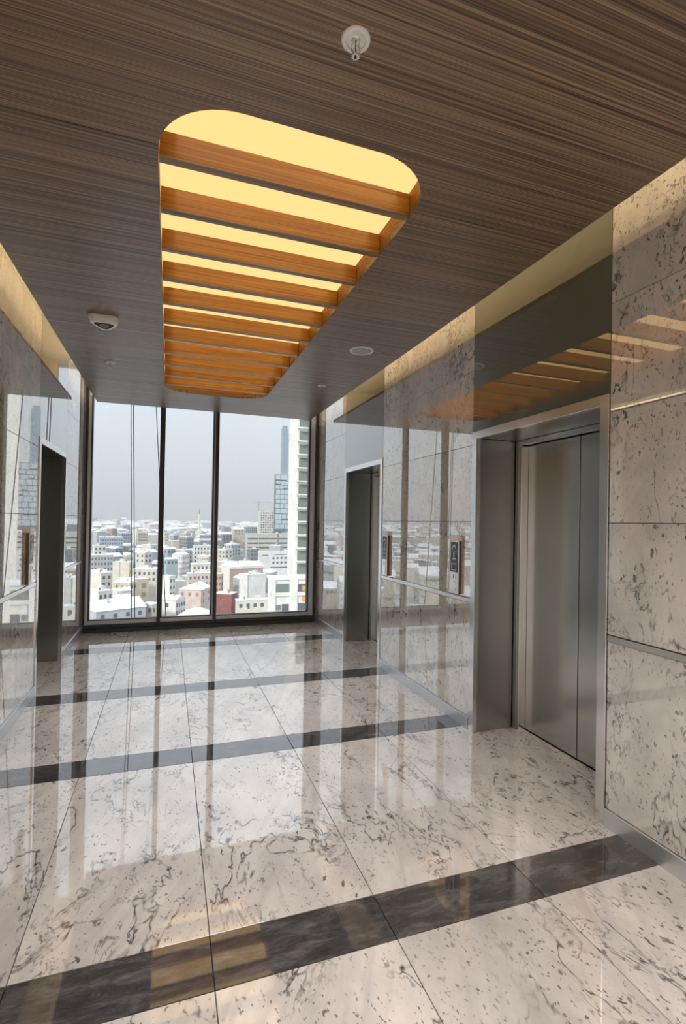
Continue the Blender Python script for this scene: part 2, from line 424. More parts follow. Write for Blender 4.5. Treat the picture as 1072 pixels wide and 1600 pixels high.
# ------------------------------------------------------------------ slatted ceiling lights
SL0 = [2.165 + 0.3635*k for k in range(11)]
slat_me = MB().box(CX0 + 0.004 - 0.5, CX1 - 0.004 - 0.5, 0, 0.042, 0.0065, 0.110).mesh('slat', M['slat'])
underside_me = MB().box(CX0 + 0.004 - 0.5, CX1 - 0.004 - 0.5, 0, 0.042, 0.003, 0.006).mesh('unlit_underside', M['veneer'])  # unlit copy of the veneer, keeps the slat undersides dark
def light_box(a, b, ys, label, visible):
    r = empty('ceiling_light', (0.5, a, ZC)); tag(r, label, 'ceiling light', 'slatted ceiling lights')
    out = []
    for t in range(13): an = PI + t*PI/2/12; out.append((CX0 + RC + RC*math.cos(an), a + RC + RC*math.sin(an)))
    for t in range(13): an = 1.5*PI + t*PI/2/12; out.append((CX1 - RC + RC*math.cos(an), a + RC + RC*math.sin(an)))
    for t in range(13): an = t*PI/2/12; out.append((CX1 - RC + RC*math.cos(an), b - RC + RC*math.sin(an)))
    for t in range(13): an = PI/2 + t*PI/2/12; out.append((CX0 + RC + RC*math.cos(an), b - RC + RC*math.sin(an)))
    n = len(out); cx, cy = (CX0 + CX1)/2, (a + b)/2
    def off(p, d):
        ex = d if p[0] > cx else -d; ey = d if p[1] > cy else -d
        return (p[0] + ex, p[1] + ey)
    inner = [(p[0] - 0.5, p[1] - a) for p in out]; outer = [(off(p, 0.02)[0] - 0.5, off(p, 0.02)[1] - a) for p in out]
    mb = MB()
    for i in range(n):
        j = (i + 1) % n
        vs = [(*inner[i], 0.031), (*inner[j], 0.031), (*inner[j], 0.123), (*inner[i], 0.123), (*outer[i], 0.031), (*outer[j], 0.031), (*outer[j], 0.123), (*outer[i], 0.123)]
        mb.add(vs, [(0,1,2,3), (5,4,7,6), (1,0,4,5), (3,2,6,7)])
    mb.build('rim', M['slat'], r)  # lining shares the glow-tinted slat colour
    # lining of the cut-out edge
    MB().prism(outer, 0.124, 0.134).build('light_panel', M['light_panel'], r)
    for y in ys:
        s_ = put('slat', slat_me, r, (0, y - a, 0)); put('unlit_underside', underside_me, s_)
    return r
light_box(1.83, 6.13, SL0, 'long amber slatted ceiling light leading to the window', True)
light_box(-3.27, 1.03, [2*1.43 - y - 0.042 for y in SL0], 'added amber slatted ceiling light behind the camera, out of view', False)  # fixture put in to hold the fill lamp

# ------------------------------------------------------------------ lifts
def lift(xf, s, a, b, label):
    r = empty('elevator_entrance', (xf, a, 0)); tag(r, label, 'elevator', 'elevator entrances')
    W_ = b - a
    def bx(p, q, y0, y1, z0, z1): return (min(s*p, s*q), max(s*p, s*q), y0, y1, z0, z1)
    fw = 0.055
    for y0 in (0.002, W_ - fw - 0.002):
        MB().bevbox(*bx(-0.008, 0.03, y0, y0 + fw, 0.0, ZF), 0.0015).build('frame_stile', M['frame_steel'], r)
    MB().bevbox(*bx(-0.008, 0.03, fw + 0.0025, W_ - fw - 0.0025, ZF - fw, ZF), 0.0015).build('frame_header', M['frame_steel'], r)
    # deep side linings and soffit
    for y0 in (0.012, W_ - fw - 0.004):
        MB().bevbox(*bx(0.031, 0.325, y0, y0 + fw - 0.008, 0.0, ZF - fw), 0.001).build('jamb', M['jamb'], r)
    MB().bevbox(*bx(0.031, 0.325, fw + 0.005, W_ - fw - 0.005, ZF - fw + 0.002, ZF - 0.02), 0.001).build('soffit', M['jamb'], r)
    # landing door frame
    i0, i1 = fw - 0.005, W_ - fw + 0.005
    for k, (y0, y1) in enumerate(((i0, i0 + 0.05), (i1 - 0.05, i1))):
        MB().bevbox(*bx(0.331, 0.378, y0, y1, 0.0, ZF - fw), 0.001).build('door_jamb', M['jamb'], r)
        yy = (i0 + 0.051, i0 + 0.062) if k == 0 else (i1 - 0.062, i1 - 0.051)
        MB().bevbox(*bx(0.345, 0.4065, yy[0], yy[1], 0.0, ZF - fw - 0.035), 0.001).build('door_jamb', M['frame_steel'], r)
    MB().bevbox(*bx(0.331, 0.378, i0 + 0.051, i1 - 0.051, ZF - fw - 0.03, ZF - fw), 0.001).build('door_header', M['frame_steel'], r)
    MB().box(*bx(0.45, 0.47, 0.0, W_, 0.0, ZF)).build('shaft_back', M['dark_gap'], r)
    c = (i0 + i1)/2
    for y0, y1 in ((i0 + 0.056, c - 0.004), (c + 0.004, i1 - 0.056)):
        MB().bevbox(*bx(0.408, 0.432, y0, y1, 0.006, ZF - fw - 0.012), 0.0012).build('door_panel', M['steel'], r)
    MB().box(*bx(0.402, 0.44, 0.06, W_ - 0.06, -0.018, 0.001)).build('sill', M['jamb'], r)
    return r
lift(XR, 1, *LIFTS[0], 'nearest steel elevator entrance on the right, its double doors in view')
lift(XR, 1, *LIFTS[1], 'far steel elevator entrance on the right, next to the window')
lift(XL, -1, *LIFTS[1], 'steel elevator entrance on the left wall beside the window')
lift(XL, -1, *LIFTS[0], 'steel elevator entrance on the left wall, opposite the nearest one')

# ------------------------------------------------------------------ call panels
def call_panel(xf, s, y, label):
    r = empty('call_panel', (xf, y, 0.968)); tag(r, label, 'call panel', 'elevator call panels')
    def bx(p, q, y0, y1, z0, z1): return (min(-s*p, -s*q), max(-s*p, -s*q), y0, y1, z0, z1)
    MB().bevbox(*bx(0.0, 0.022, -0.056, 0.056, 0.0, 0.405), 0.002).build('body', M['bronze'], r)
    MB().bevbox(*bx(0.0225, 0.028, -0.060, 0.060, 0.0, 0.405), 0.0015).build('face_plate', M['plate'], r)
    MB().bevbox(*bx(0.0, 0.030, -0.060, 0.060, 0.406, 0.445), 0.002).build('cap', M['white_plastic'], r)
    sc_ = MB().bevbox(*bx(0.0282, 0.030, -0.050, 0.050, 0.165, 0.395), 0.0005).build('screen', M['screen'], r)
    gl = simple('screen_glyph', (0.55, 0.57, 0.58), 0.3)
    # pale marks on the screen: arrow, floor figure, square
    mk = MB()
    for (u0, v0, u1, v1) in ((-0.028, 0.345, 0.0, 0.372), (0.0, 0.372, 0.028, 0.345)):
        pts = [(u0, v0 - 0.007), (u1, v1 - 0.007), (u1, v1 + 0.007), (u0, v0 + 0.007)]
        mk.add([(-s*0.0301, p[0], p[1]) for p in pts] + [(-s*0.0306, p[0], p[1]) for p in pts], [(0,1,2,3),(7,6,5,4),(0,1,5,4),(1,2,6,5),(2,3,7,6),(3,0,4,7)])
    mk.build('arrow_mark', gl, sc_)
    f = MB()
    for q in ((-0.006, 0.006, 0.272, 0.325), (-0.022, 0.022, 0.262, 0.271)): f.box(*bx(0.0301, 0.0306, *q))
    f.build('figure_mark', gl, sc_)
    f = MB()
    for q in ((-0.034, 0.034, 0.224, 0.230), (-0.034, 0.034, 0.178, 0.184), (-0.034, -0.028, 0.184, 0.224), (0.028, 0.034, 0.184, 0.224)): f.box(*bx(0.0301, 0.0306, *q))
    f.build('square_mark', gl, sc_)
    MB().bevbox(*bx(0.0282, 0.033, -0.026, 0.026, 0.112, 0.148), 0.001).build('button', M['chrome'], r)
    bt = MB(); prof = [(0.036, 0.0), (0.036, 0.004), (0.033, 0.005)]
    vs = []; fs = []; n = 28
    for rr, dz in prof:
        for k in range(n): an = 2*PI*k/n; vs.append((-s*(0.0282 + dz), rr*math.cos(an), 0.062 + 1.15*rr*math.sin(an)))
    for i in range(2):
        for k in range(n): fs.append((i*n+k, i*n+(k+1)%n, (i+1)*n+(k+1)%n, (i+1)*n+k))
    fs.append(tuple(range(2*n, 3*n))); bt.add(vs, fs); bt.build('round_button', M['chrome'], r)
    MB().box(*bx(0.0333, 0.0338, -0.004, 0.004, 0.118, 0.142)).build('button_mark', M['dark_gap'], r)
    return r
call_panel(XR, 1, 3.335, 'steel call panel with black screen beside the nearest elevator')
call_panel(XR, 1, 4.640, 'steel call panel with black screen beside the far right elevator')
call_panel(XL, -1, 4.50, 'slim call panel on the left wall, seen edge on')

# ------------------------------------------------------------------ things on the ceiling
def sprinkler():
    r = empty('sprinkler_head', (0, 0, ZC)); tag(r, 'x', 'sprinkler', 'sprinkler heads')
    MB().lathe([(0.0295, -0.0005), (0.031, -0.007), (0.040, -0.007), (0.044, -0.004), (0.045, 0.0)], 40).build('escutcheon', M['white_plastic'], r, True)
    MB().lathe([(0.0, -0.013), (0.011, -0.013), (0.012, -0.004), (0.014, -0.0028)], 24).build('cup', M['chrome'], r, True)
    MB().lathe([(0.0285, -0.0002), (0.0285, -0.0025), (0.0, -0.0026)], 32).build('inner_disc', M['white_plastic'], r, True)
    fr = MB()
    for s in (-1, 1):
        fr.tube([(s*0.009, 0, -0.012), (s*0.013, 0, -0.022), (s*0.013, 0, -0.034), (s*0.006, 0, -0.046), (0, 0, -0.050)], 0.0026, 8)
    fr.build('yoke', M['chrome'], r, True)
    MB().lathe([(0.0, -0.044), (0.0022, -0.043), (0.0026, -0.03), (0.0022, -0.015), (0.0, -0.014)], 12).build('bulb', M['red_bulb'], r, True)
    pts = []
    for k in range(48):
        an = 2*PI*k/48; rr = 0.0145 if (k//2) % 2 == 0 else 0.0105; pts.append((rr*math.cos(an), rr*math.sin(an)))
    MB().prism(pts, -0.0535, -0.052).build('deflector', M['chrome'], r)
    MB().lathe([(0.0, -0.0575), (0.0035, -0.057), (0.0035, -0.0512), (0.0, -0.051)], 12).build('nut', M['dark_gap'], r)
    return r
sp1 = sprinkler(); sp1.location = (0.512, 1.427, ZC); sp1['label'] = 'large nearest white sprinkler head in front of the slatted light'
dup(sp1, (-0.555, 5.204, ZC), 0.6, 'small sprinkler head left of the slatted light')
dup(sp1, (1.547, 5.208, ZC), 0.6, 'small sprinkler head right of the slatted light')

sd = empty('smoke_detector', (-0.480, 4.08, ZC), PI); tag(sd, 'white triangular detector with dark grille on the left of the ceiling', 'detector')
def tri(R_, r_, n=8, rot=-PI/2):
    pts = []
    for k in range(3):
        an = rot + k*2*PI/3; cx, cy = (R_ - r_)*math.cos(an), (R_ - r_)*math.sin(an)
        for t in range(n + 1): a2 = an - PI/3 + t*(2*PI/3)/n; pts.append((cx + r_*math.cos(a2), cy + r_*math.sin(a2)))
    return pts
o1, o2 = tri(0.112, 0.042), tri(0.098, 0.036); n = len(o1)
mb = MB(); mb.add([(*p, 0) for p in o1] + [(*p, -0.022) for p in o1] + [(*p, -0.052) for p in o2],
   [tuple(range(n))] + [(i, (i+1) % n, n + (i+1) % n, n + i) for i in range(n)] + [(n + i, n + (i+1) % n, 2*n + (i+1) % n, 2*n + i) for i in range(n)] + [tuple(range(2*n, 3*n))])
mb.build('housing', M['white_plastic'], sd, True)
MB().prism(tri(0.074, 0.028), -0.0535, -0.0522).build('grille', M['dark_gap'], sd)
for i in range(-3, 4):
    for j in range(-3, 4):
        x, y = i*0.015 + (j % 2)*0.0075, j*0.014
        if x*x + y*y < 0.040**2: MB().lathe([(0.0045, -0.055), (0.005, -0.0537)], 8, (x, y, 0)).build('vent_dot', M['grille'], sd)

spk = empty('ceiling_speaker', (1.54, 4.005, ZC)); tag(spk, 'round flush ceiling speaker with white ring right of the light', 'speaker')
mb = MB(); n = 48; vs = []; fs = []
for rr, z in ((0.086, -0.004), (0.090, -0.008), (0.102, -0.006), (0.105, 0.0)):
    for k in range(n): an = 2*PI*k/n; vs.append((rr*math.cos(an), rr*math.sin(an), z))
for i in range(3):
    for k in range(n): fs.append((i*n+k, i*n+(k+1)%n, (i+1)*n+(k+1)%n, (i+1)*n+k))
mb.add(vs, fs); mb.build('ring', M['white_plastic'], spk, True)
MB().lathe([(0.0, -0.0055), (0.06, -0.005), (0.0865, -0.0035), (0.0865, 0.0)], 48).build('grille', M['grille'], spk, True)

# ------------------------------------------------------------------ window wall
wn = empty('window_1', (0, YW, 0)); wn['kind'] = 'structure'
X0, X1 = XL + 0.002, XR - 0.002
MB().bevbox(X0, X1, -0.075, 0.11, 0.0, 0.050, 0.003).build('sill_base', M['alu_dark'], wn)
MB().bevbox(X0, X1, -0.045, 0.11, 0.0505, 0.098, 0.003).build('sill_step', M['alu_dark'], wn)
MB().bevbox(X0 + 0.03, X1 - 0.03, -0.030, 0.06, 0.0985, 0.150, 0.003).build('bottom_rail', M['alu_light'], wn)
MB().box(X0 + 0.03, X1 - 0.03, -0.012, 0.05, 0.1505, 0.160).build('bottom_gasket', M['alu_dark'], wn)
def mullion(x0, x1, bits):
    g = empty('mullion', (0, 0, 0)); g.parent = wn
    for k, (a, b, m, y0) in enumerate(bits):
        MB().bevbox(x0 + (x1-x0)*a, x0 + (x1-x0)*b, y0, 0.06, 0.099, ZT, 0.002).build('mullion_bar', M[m], g)
mullion(-0.128, -0.064, [(0, 0.72, 'alu_dark', -0.085), (0.72, 1, 'alu_dark', -0.02)])
mullion(0.573, 0.652, [(0, 0.22, 'alu_dark', -0.02), (0.22, 0.42, 'alu_light', -0.06), (0.42, 1, 'alu_dark', -0.085)])
mullion(1.972, XR - 0.003, [(0, 0.15, 'alu_dark', -0.02), (0.15, 0.70, 'alu_light', -0.05), (0.70, 1, 'alu_dark', -0.07)])
mullion(XL + 0.003, -0.955, [(0, 0.35, 'alu_dark', -0.07), (0.35, 0.8, 'alu_light', -0.05), (0.8, 1, 'alu_dark', -0.02)])
for a, b in ((-0.956, -0.127), (-0.065, 0.574), (0.651, 1.973)):
    MB().box(a, b, 0.024, 0.034, 0.155, ZT).build('pane', M['pane'], wn)

# ropes of the facade hoist hanging outside the glass
def rope(p, q, label):
    o = MB().tube([p, tuple((Vector(p) + Vector(q))/2), q], 0.006, 6).build('facade_rope', M['rope']); tag(o, label, 'rope', 'facade ropes')
rope((-0.544, 7.70, 3.45), (-0.437, 7.70, -1.5), 'left one of two dark ropes hanging side by side outside the left pane')
rope((-0.514, 7.70, 3.45), (-0.386, 7.70, -1.5), 'right one of two dark ropes hanging side by side outside the left pane')
rope((-0.222, 7.70, 3.45), (0.09, 7.70, -1.5), 'single slanting rope passing behind the first mullion')

# ------------------------------------------------------------------ the city under snow
GZ = -45.0
def wallmat(name, col, rough=0.85):
    m, n, l, b = mat(name)
    g = n.new('ShaderNodeNewGeometry')
    a = N(n, 'ShaderNodeTexNoise', Scale=0.35, Detail=6.0, Roughness=0.65); l.new(g.outputs['Position'], a.inputs['Vector'])
    l.new(mixc(n, l, ramp(n, l, a.outputs[0], [(0.35, (0,0,0)), (0.68, (1,1,1))]), tuple(c*1.06 for c in col), tuple(c*0.84 for c in col)), b.inputs['Base Color'])
    b.inputs['Roughness'].default_value = rough; return m
CM = {k: wallmat(k + '_render', c) for k, c in dict(
    white=(0.74, 0.72, 0.68), cream=(0.70, 0.655, 0.56), cream2=(0.66, 0.63, 0.57), grey=(0.47, 0.48, 0.49), bluegrey=(0.40, 0.45, 0.50), blue=(0.31, 0.39, 0.46),
    slate=(0.27, 0.285, 0.30), beige=(0.56, 0.50, 0.41), ochre=(0.62, 0.53, 0.38), pink=(0.64, 0.54, 0.48), brick=(0.52, 0.36, 0.30), red=(0.27, 0.115, 0.105),
    teal=(0.40, 0.47, 0.48), sand=(0.58, 0.555, 0.49), grid=(0.66, 0.63, 0.60), tower=(0.77, 0.75, 0.70)).items()}
CM['glass'] = simple('tower_glass_dark', (0.13, 0.16, 0.18), 0.4)
CM['block_glass'] = simple('pale_block_glass', (0.50, 0.57, 0.60), 0.25)
CM['snow'] = wallmat('roof_snow', (0.80, 0.82, 0.86), 0.9)
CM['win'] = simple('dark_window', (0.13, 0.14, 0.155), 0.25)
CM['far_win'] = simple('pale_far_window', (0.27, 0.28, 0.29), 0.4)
CM['win_green'] = simple('greenish_window', (0.20, 0.23, 0.20), 0.2)
CM['orange'] = simple('orange_blind', (0.62, 0.36, 0.13), 0.7)
CM['redwin'] = simple('red_window', (0.42, 0.20, 0.16), 0.6)
CM['metal'] = simple('grey_metal', (0.42, 0.43, 0.45), 0.5)
def ground_mat():
    m, n, l, b = mat('snowy_ground')
    g = n.new('ShaderNodeNewGeometry')
    a = N(n, 'ShaderNodeTexNoise', Scale=0.05, Detail=8.0, Roughness=0.7); l.new(g.outputs['Position'], a.inputs['Vector'])
    l.new(ramp(n, l, a.outputs[0], [(0.40, (0.30, 0.30, 0.31)), (0.56, (0.68, 0.69, 0.72))]), b.inputs['Base Color'])
    b.inputs['Roughness'].default_value = 0.95; return m
gd = MB().add([(-9000, 60, GZ), (9000, 60, GZ), (9000, 11000, GZ), (-9000, 11000, GZ)], [(0,1,2,3)]).build('ground', ground_mat()); gd['kind'] = 'structure'

UC = MB().box(0, 1, 0, 1, 0, 1).mesh('block', CM['white'])
def gable(along_x):
    if along_x: return MB().add([(0,0,0),(1,0,0),(1,1,0),(0,1,0),(0,.5,1),(1,.5,1)], [(0,1,5,4),(2,3,4,5),(0,4,3),(1,2,5),(0,3,2,1)])
    return MB().add([(0,0,0),(1,0,0),(1,1,0),(0,1,0),(.5,0,1),(.5,1,1)], [(0,3,5,4),(1,4,5,2),(0,4,1),(2,5,3),(0,1,2,3)])
GX, GY = gable(True).mesh('gable', CM['snow']), gable(False).mesh('gable', CM['snow'])
def ub(name, parent, x0, x1, y0, y1, z0, z1, m): return put(name, UC, parent, (x0, y0, z0), (x1 - x0, y1 - y0, z1 - z0), 0, m)

def building(label, cat, cx, cy, zt, w, d, th, wall, roof, fr, sd, name=None):
    t = math.radians(th); h = zt - GZ
    r = empty(name or {'house': 'city_house', 'tower': 'city_tower'}.get(cat, 'city_building'), (cx, cy, GZ), math.atan2(math.cos(t), math.sin(t)))
    tag(r, label, cat, 'snow-covered city buildings seen through the window')
    ub('wall', r, 0, d, 0, w, 0, h, CM[wall])
    if roof == 'flat':
        ub('roof', r, -0.15, d + 0.15, -0.15, w + 0.15, h, h + 0.35, CM['snow'])
        if w > 3.5 and d > 4:
            ub('roof_hut', r, d*0.55, d*0.55 + min(2.2, d*0.3), w*0.45, w*0.45 + min(2.0, w*0.4), h + 0.35, h + 1.7, CM['cream2'])
            ub('chimney', r, d*0.2, d*0.2 + 0.5, w*0.2, w*0.2 + 0.5, h + 0.35, h + 1.4, CM['slate'])
    else:
        rh = 0.24*min(w, d)
        if roof == 'gable':
            put('roof', GX if d >= w else GY, r, (-0.3, -0.3, h), (d + 0.6, w + 0.6, rh), 0, CM['snow'])
            ub('chimney', r, d*0.3, d*0.3 + 0.6, w*0.3, w*0.3 + 0.6, h + rh*0.3, h + rh + 0.5, CM['pink'])
    wm = CM['redwin'] if 'red windows' in label else CM['win']
    for (nx, nz), ext, face in ((fr, w, 'f'), (sd, d, 's')):
        for i in range(nx):
            for k in range(nz):
                p = ext/nx; ww = min(1.3, p*0.45); u = p*(i + 0.5) - ww/2
                z1 = h - 1.3 - 3.1*k; z0 = z1 - 1.5
                if face == 's': ub('window', r, u, u + ww, -0.06, 0.05, z0, z1, wm)
                else: ub('window', r, -0.06, 0.05, u, u + ww, z0, z1, wm)
    return r
TABLE = [
    ('small white house with snowy flat roof and three windows, bottom left pane', 'house', -25.2, 215, -27.4, 7.7, 5.7, 55, 'white', 'flat', (0, 0), (3, 1)),
    ('plain cream block above the small white house in the left pane', 'building', -28.9, 255, -24.3, 12.4, 5.5, 50, 'cream', 'flat', (0, 0), (2, 3)),
    ('long grey facade at the left edge of the left pane', 'building', -43.2, 330, -21.1, 10.6, 12.3, 75, 'grey', 'flat', (0, 0), (7, 3)),
    ('tall cream wall with a dark downpipe in the left pane', 'building', -19.4, 290, -22.2, 8.6, 4.9, 15, 'cream', 'flat', (0, 0), (1, 2)),
    ('wide pale cream block against the first mullion, snow on its roof', 'building', -5.6, 280, -25.2, 11.8, 11.7, 10, 'cream2', 'flat', (5, 2), (1, 2)),
    ('small white block with flat snowy roof, mid left pane', 'building', -47.9, 380, -17.9, 3.5, 7.7, 70, 'white', 'flat', (0, 0), (3, 2)),
    ('dark grey house under a broad snowy roof, left pane', 'house', -33.7, 370, -19.1, 11.3, 5.5, 55, 'slate', 'gable', (2, 1), (2, 2)),
    ('long blue grey office block in the left pane', 'building', -56.1, 480, -15.8, 17.6, 18.4, 80, 'bluegrey', 'flat', (0, 0), (10, 3)),
    ('blue grey slab with a dark top, centre of the left pane', 'building', -45.3, 560, -14.0, 13.8, 9.4, 70, 'blue', 'flat', (1, 3), (5, 4)),
    ('beige block of tall windows right of the ropes', 'building', -29.5, 560, -13.1, 5.8, 9.5, 75, 'beige', 'flat', (0, 0), (5, 3)),
    ('pair of cream walls with one dark gap, by the first mullion', 'building', -12.0, 400, -18.4, 9.0, 8.2, 40, 'cream', 'flat', (0, 0), (1, 2)),
    ('cream house with snowy sloping roof behind the ropes', 'house', -13.9, 340, -20.3, 7.8, 6.2, 45, 'cream2', 'gable', (2, 2), (2, 2)),
    ('low house with brown wall strip and snowy gable, left pane', 'house', -17.9, 206, -28.6, 4.3, 5.1, 70, 'brick', 'gable', (1, 1), (4, 1)),
    ('broad low snowy roof along the bottom of the left pane', 'house', -22.4, 186, -30.2, 12.4, 17.3, 62, 'grey', 'gable', (0, 0), (4, 1)),
    ('small ochre and cream house in the bottom corner by the first mullion', 'house', -5.0, 196, -30.1, 5.2, 3.4, 45, 'beige', 'flat', (2, 1), (2, 2)),
    ('ochre low house with snowy roof beneath the tall cream wall', 'house', -16.1, 247, -28.0, 7.8, 5.4, 30, 'ochre', 'gable', (3, 1), (2, 1)),
    ('low white house with sloping snowy roof, left pane', 'house', -19.4, 228, -29.1, 5.2, 6.0, 60, 'white', 'gable', (1, 1), (3, 1)),
    ('white gabled house with grey side of tall windows, bottom of middle pane', 'house', 3.3, 205, -30.1, 7.8, 6.5, 35, 'white', 'gable', (1, 1), (4, 2)),
    ('tall narrow white house with dark side beside the first mullion', 'house', 1.0, 245, -25.2, 4.8, 4.0, 40, 'white', 'flat', (0, 0), (2, 4)),
    ('pinkish house with three red windows and snowy roof, middle pane', 'house', 13.9, 225, -29.1, 10.1, 12.2, 25, 'pink', 'gable', (3, 1), (2, 2)),
    ('wide pink block in the middle pane', 'building', 10.0, 260, -25.7, 4.4, 11.8, 80, 'pink', 'flat', (0, 0), (6, 2)),
    ('white apartment facade with rows of windows, middle pane', 'building', 18.3, 390, -18.4, 4.1, 13.9, 80, 'white', 'flat', (0, 0), (6, 5)),
    ('teal grey block with glazed front, middle pane', 'building', 10.9, 370, -20.5, 8.4, 7.6, 45, 'teal', 'flat', (3, 4), (3, 4)),
    ('low blue roofed house left in the middle pane', 'house', -0.2, 375, -19.9, 5.2, 7.4, 55, 'bluegrey', 'gable', (1, 1), (3, 1)),
    ('pale house with greenish side, left in the middle pane', 'house', -0.4, 325, -23.3, 4.4, 7.0, 65, 'teal', 'gable', (1, 1), (3, 1)),
    ('grey block with vertical stripes, upper middle pane', 'building', 16.7, 480, -15.3, 10.0, 8.3, 45, 'slate', 'flat', (4, 3), (3, 3)),
    ('dark roofed hall with a long white band, behind the second mullion', 'building', 30.3, 520, -14.1, 2.6, 21.3, 80, 'slate', 'flat', (0, 0), (1, 1)),
    ('long low white roof above the pink block', 'house', 13.6, 300, -24.5, 3.5, 11.7, 75, 'white', 'gable', (0, 0), (5, 1)),
    ('tiny cream block on the far left of the middle pane', 'building', -3.2, 560, -12.9, 2.5, 4.4, 60, 'cream', 'flat', (1, 3), (2, 3)),
    ('brick red block with white gable and snowy roof, right pane', 'building', 33.7, 292, -25.5, 10.7, 21.8, 70, 'brick', 'gable', (2, 3), (0, 0)),
    ('plain white box building with dishes on its roof, right pane', 'building', 36.9, 245, -25.3, 8.5, 10.0, 70, 'white', 'flat', (0, 0), (0, 0)),
    ('dark red shed with flat snowy roof beside the second mullion', 'house', 25.4, 212, -29.5, 7.7, 6.1, 30, 'red', 'flat', (0, 0), (1, 1)),
    ('low cream terrace with one dark window, bottom of the right pane', 'house', 26.9, 205, -31.2, 3.6, 14.7, 85, 'cream', 'flat', (0, 0), (5, 1)),
    ('white block with two rows of square windows, right pane', 'building', 69.0, 400, -23.4, 2.9, 30.6, 80, 'white', 'flat', (0, 0), (0, 0)),
    ('long sand coloured block with three dark window bands, right pane', 'building', 76.8, 520, -12.4, 6.1, 60.7, 80, 'sand', 'flat', (0, 0), (0, 0)),
    ('dark grey block under the long sand coloured one', 'building', 67.0, 430, -23.1, 5.8, 8.5, 65, 'slate', 'flat', (1, 2), (3, 3)),
    ('unfinished white concrete grid building with open floors', 'building', 107.6, 620, 12.9, 6.9, 17.7, 80, 'grid', 'flat', (0, 0), (0, 0)),
    ('glass tower of irregular dark outlined blocks behind the white tower', 'tower', 141.8, 700, 67.5, 4.6, 37.8, 85, 'glass', 'flat', (0, 0), (0, 0)),
    ('slim blue grey skyscraper rising above the glass tower', 'tower', 204.4, 950, 180.9, 5.2, 13.2, 75, 'blue', 'flat', (0, 0), (0, 0)),
    ('beige gabled block left of the unfinished building', 'building', 68.6, 560, -8.6, 5.5, 12.0, 75, 'beige', 'gable', (0, 0), (3, 2)),
    ('blue grey apartment slab left of the unfinished building', 'building', 92.7, 640, -6.7, 6.9, 15.5, 78, 'blue', 'flat', (0, 0), (6, 4)),
    ('dark cluster house with snowy roof by the second mullion', 'house', 54.3, 540, -13.8, 10.1, 13.2, 55, 'slate', 'gable', (2, 2), (3, 2)),
    ('cream row house with two snowy terraces, right pane', 'house', 41.3, 390, -21.3, 9.3, 9.2, 45, 'cream2', 'flat', (3, 2), (2, 2)),
    ('white and grey stepped block above the brick red one', 'building', 50.8, 430, -19.3, 8.8, 11.0, 50, 'grey', 'flat', (2, 2), (3, 3)),
    ('brown brick house against the second mullion', 'house', 26.1, 262, -26.2, 4.4, 2.9, 25, 'brick', 'flat', (3, 3), (1, 3)),
    ('distant blue slab just right of the second mullion', 'building', 73.0, 720, -8.1, 6.0, 11.8, 70, 'bluegrey', 'flat', (1, 3), (5, 3)),
]
B = {}
for row in TABLE: B[row[0]] = building(*row)
def find(s): return next(B[k] for k in B if k.startswith(s)), next(r for r in TABLE if r[0].startswith(s))

r, t = find('white block with two rows'); h = t[4] - GZ
for k, z in enumerate((h - 6.3, h - 10.1)):
    for i in range(6): ub('window', r, 11.5 + i*3.5, 13.2 + i*3.5, -0.06, 0.05, z, z + 1.7, CM['win'])
ub('strip_window', r, 9.5, 28, -0.06, 0.05, h - 13.6, h - 12.6, CM['win']); ub('strip_window', r, 3.0, 8.0, -0.06, 0.05, h - 3.3, h - 2.6, CM['win']); ub('strip_window', r, 13, 28, -0.06, 0.05, h - 2.9, h - 2.4, CM['win'])
r, t = find('long sand coloured'); h = t[4] - GZ
for k in range(3):
    for a, b in ((1.0, 12), (13, 33), (35, 46), (47, 59)): ub('window_band', r, a, b, -0.08, 0.05, h - 6.0 - 4.6*k, h - 4.4 - 4.6*k, CM['win'])
ub('stair_shaft', r, 33.3, 34.6, -0.5, 0.0, h - 16, h + 0.5, CM['slate'])
r, t = find('unfinished white concrete'); h = t[4] - GZ
for k in range(9):
    for i in range(6): ub('open_bay', r, 0.7 + i*2.85, 2.5 + i*2.85, -0.08, 0.05, h - 2.6 - 3.0*k, h - 0.9 - 3.0*k, CM['win'] if (i + k) % 4 else CM['brick'])
r, t = find('glass tower'); h = t[4] - GZ
rng = random.Random(5)
z = h - 0.8
row_i = 0
while z > h - 76:
    rh = rng.choice((5.0, 6.5, 8.0)); x = 0.5 + (row_i % 2)*0.6
    while x < 36:
        bw = rng.choice((5.2, 6.6, 9.0)); 
        dz = rng.choice((0.0, 0.0, 1.6))
        ub('glass_block', r, x, min(x + bw, 37), -0.25 - rng.random()*0.5, 0.05, z - rh + dz, z, CM['block_glass']); x += bw + 0.75
    z -= rh + 0.8; row_i += 1
r, t = find('slim blue grey'); h = t[4] - GZ
ub('side_fin', r, 13.2, 17.5, 0.5, 5.0, 0, h - 8, CM['white']); ub('top_box', r, 2.0, 11.0, 0.5, 4.5, h + 0.3, h + 5, CM['slate'])
r, t = find('plain white box'); h = t[4] - GZ
ub('downpipe', r, 0.2, 0.4, -0.12, 0.0, 0, h, CM['slate'])
for i, (x, y) in enumerate(((2.0, 2.0), (3.6, 1.2), (4.6, 3.0))):
    MB().lathe([(0.05, 0), (0.05, 1.0), (0.8, 1.25), (0.85, 1.35)], 14).build('dish', CM['white'], r, True, (x, y, h + 0.35)).rotation_euler = (0.5, 0.3*i, 0)
r, t = find('brick red block'); h = t[4] - GZ
ub('white_cornice', r, -0.2, t[6] + 0.2, -0.25, 0.0, h - 1.3, h, CM['white']); ub('end_wall', r, -0.12, 0.0, 0, t[5], 0, h, CM['white'])
r, t = find('tall cream wall'); h = t[4] - GZ
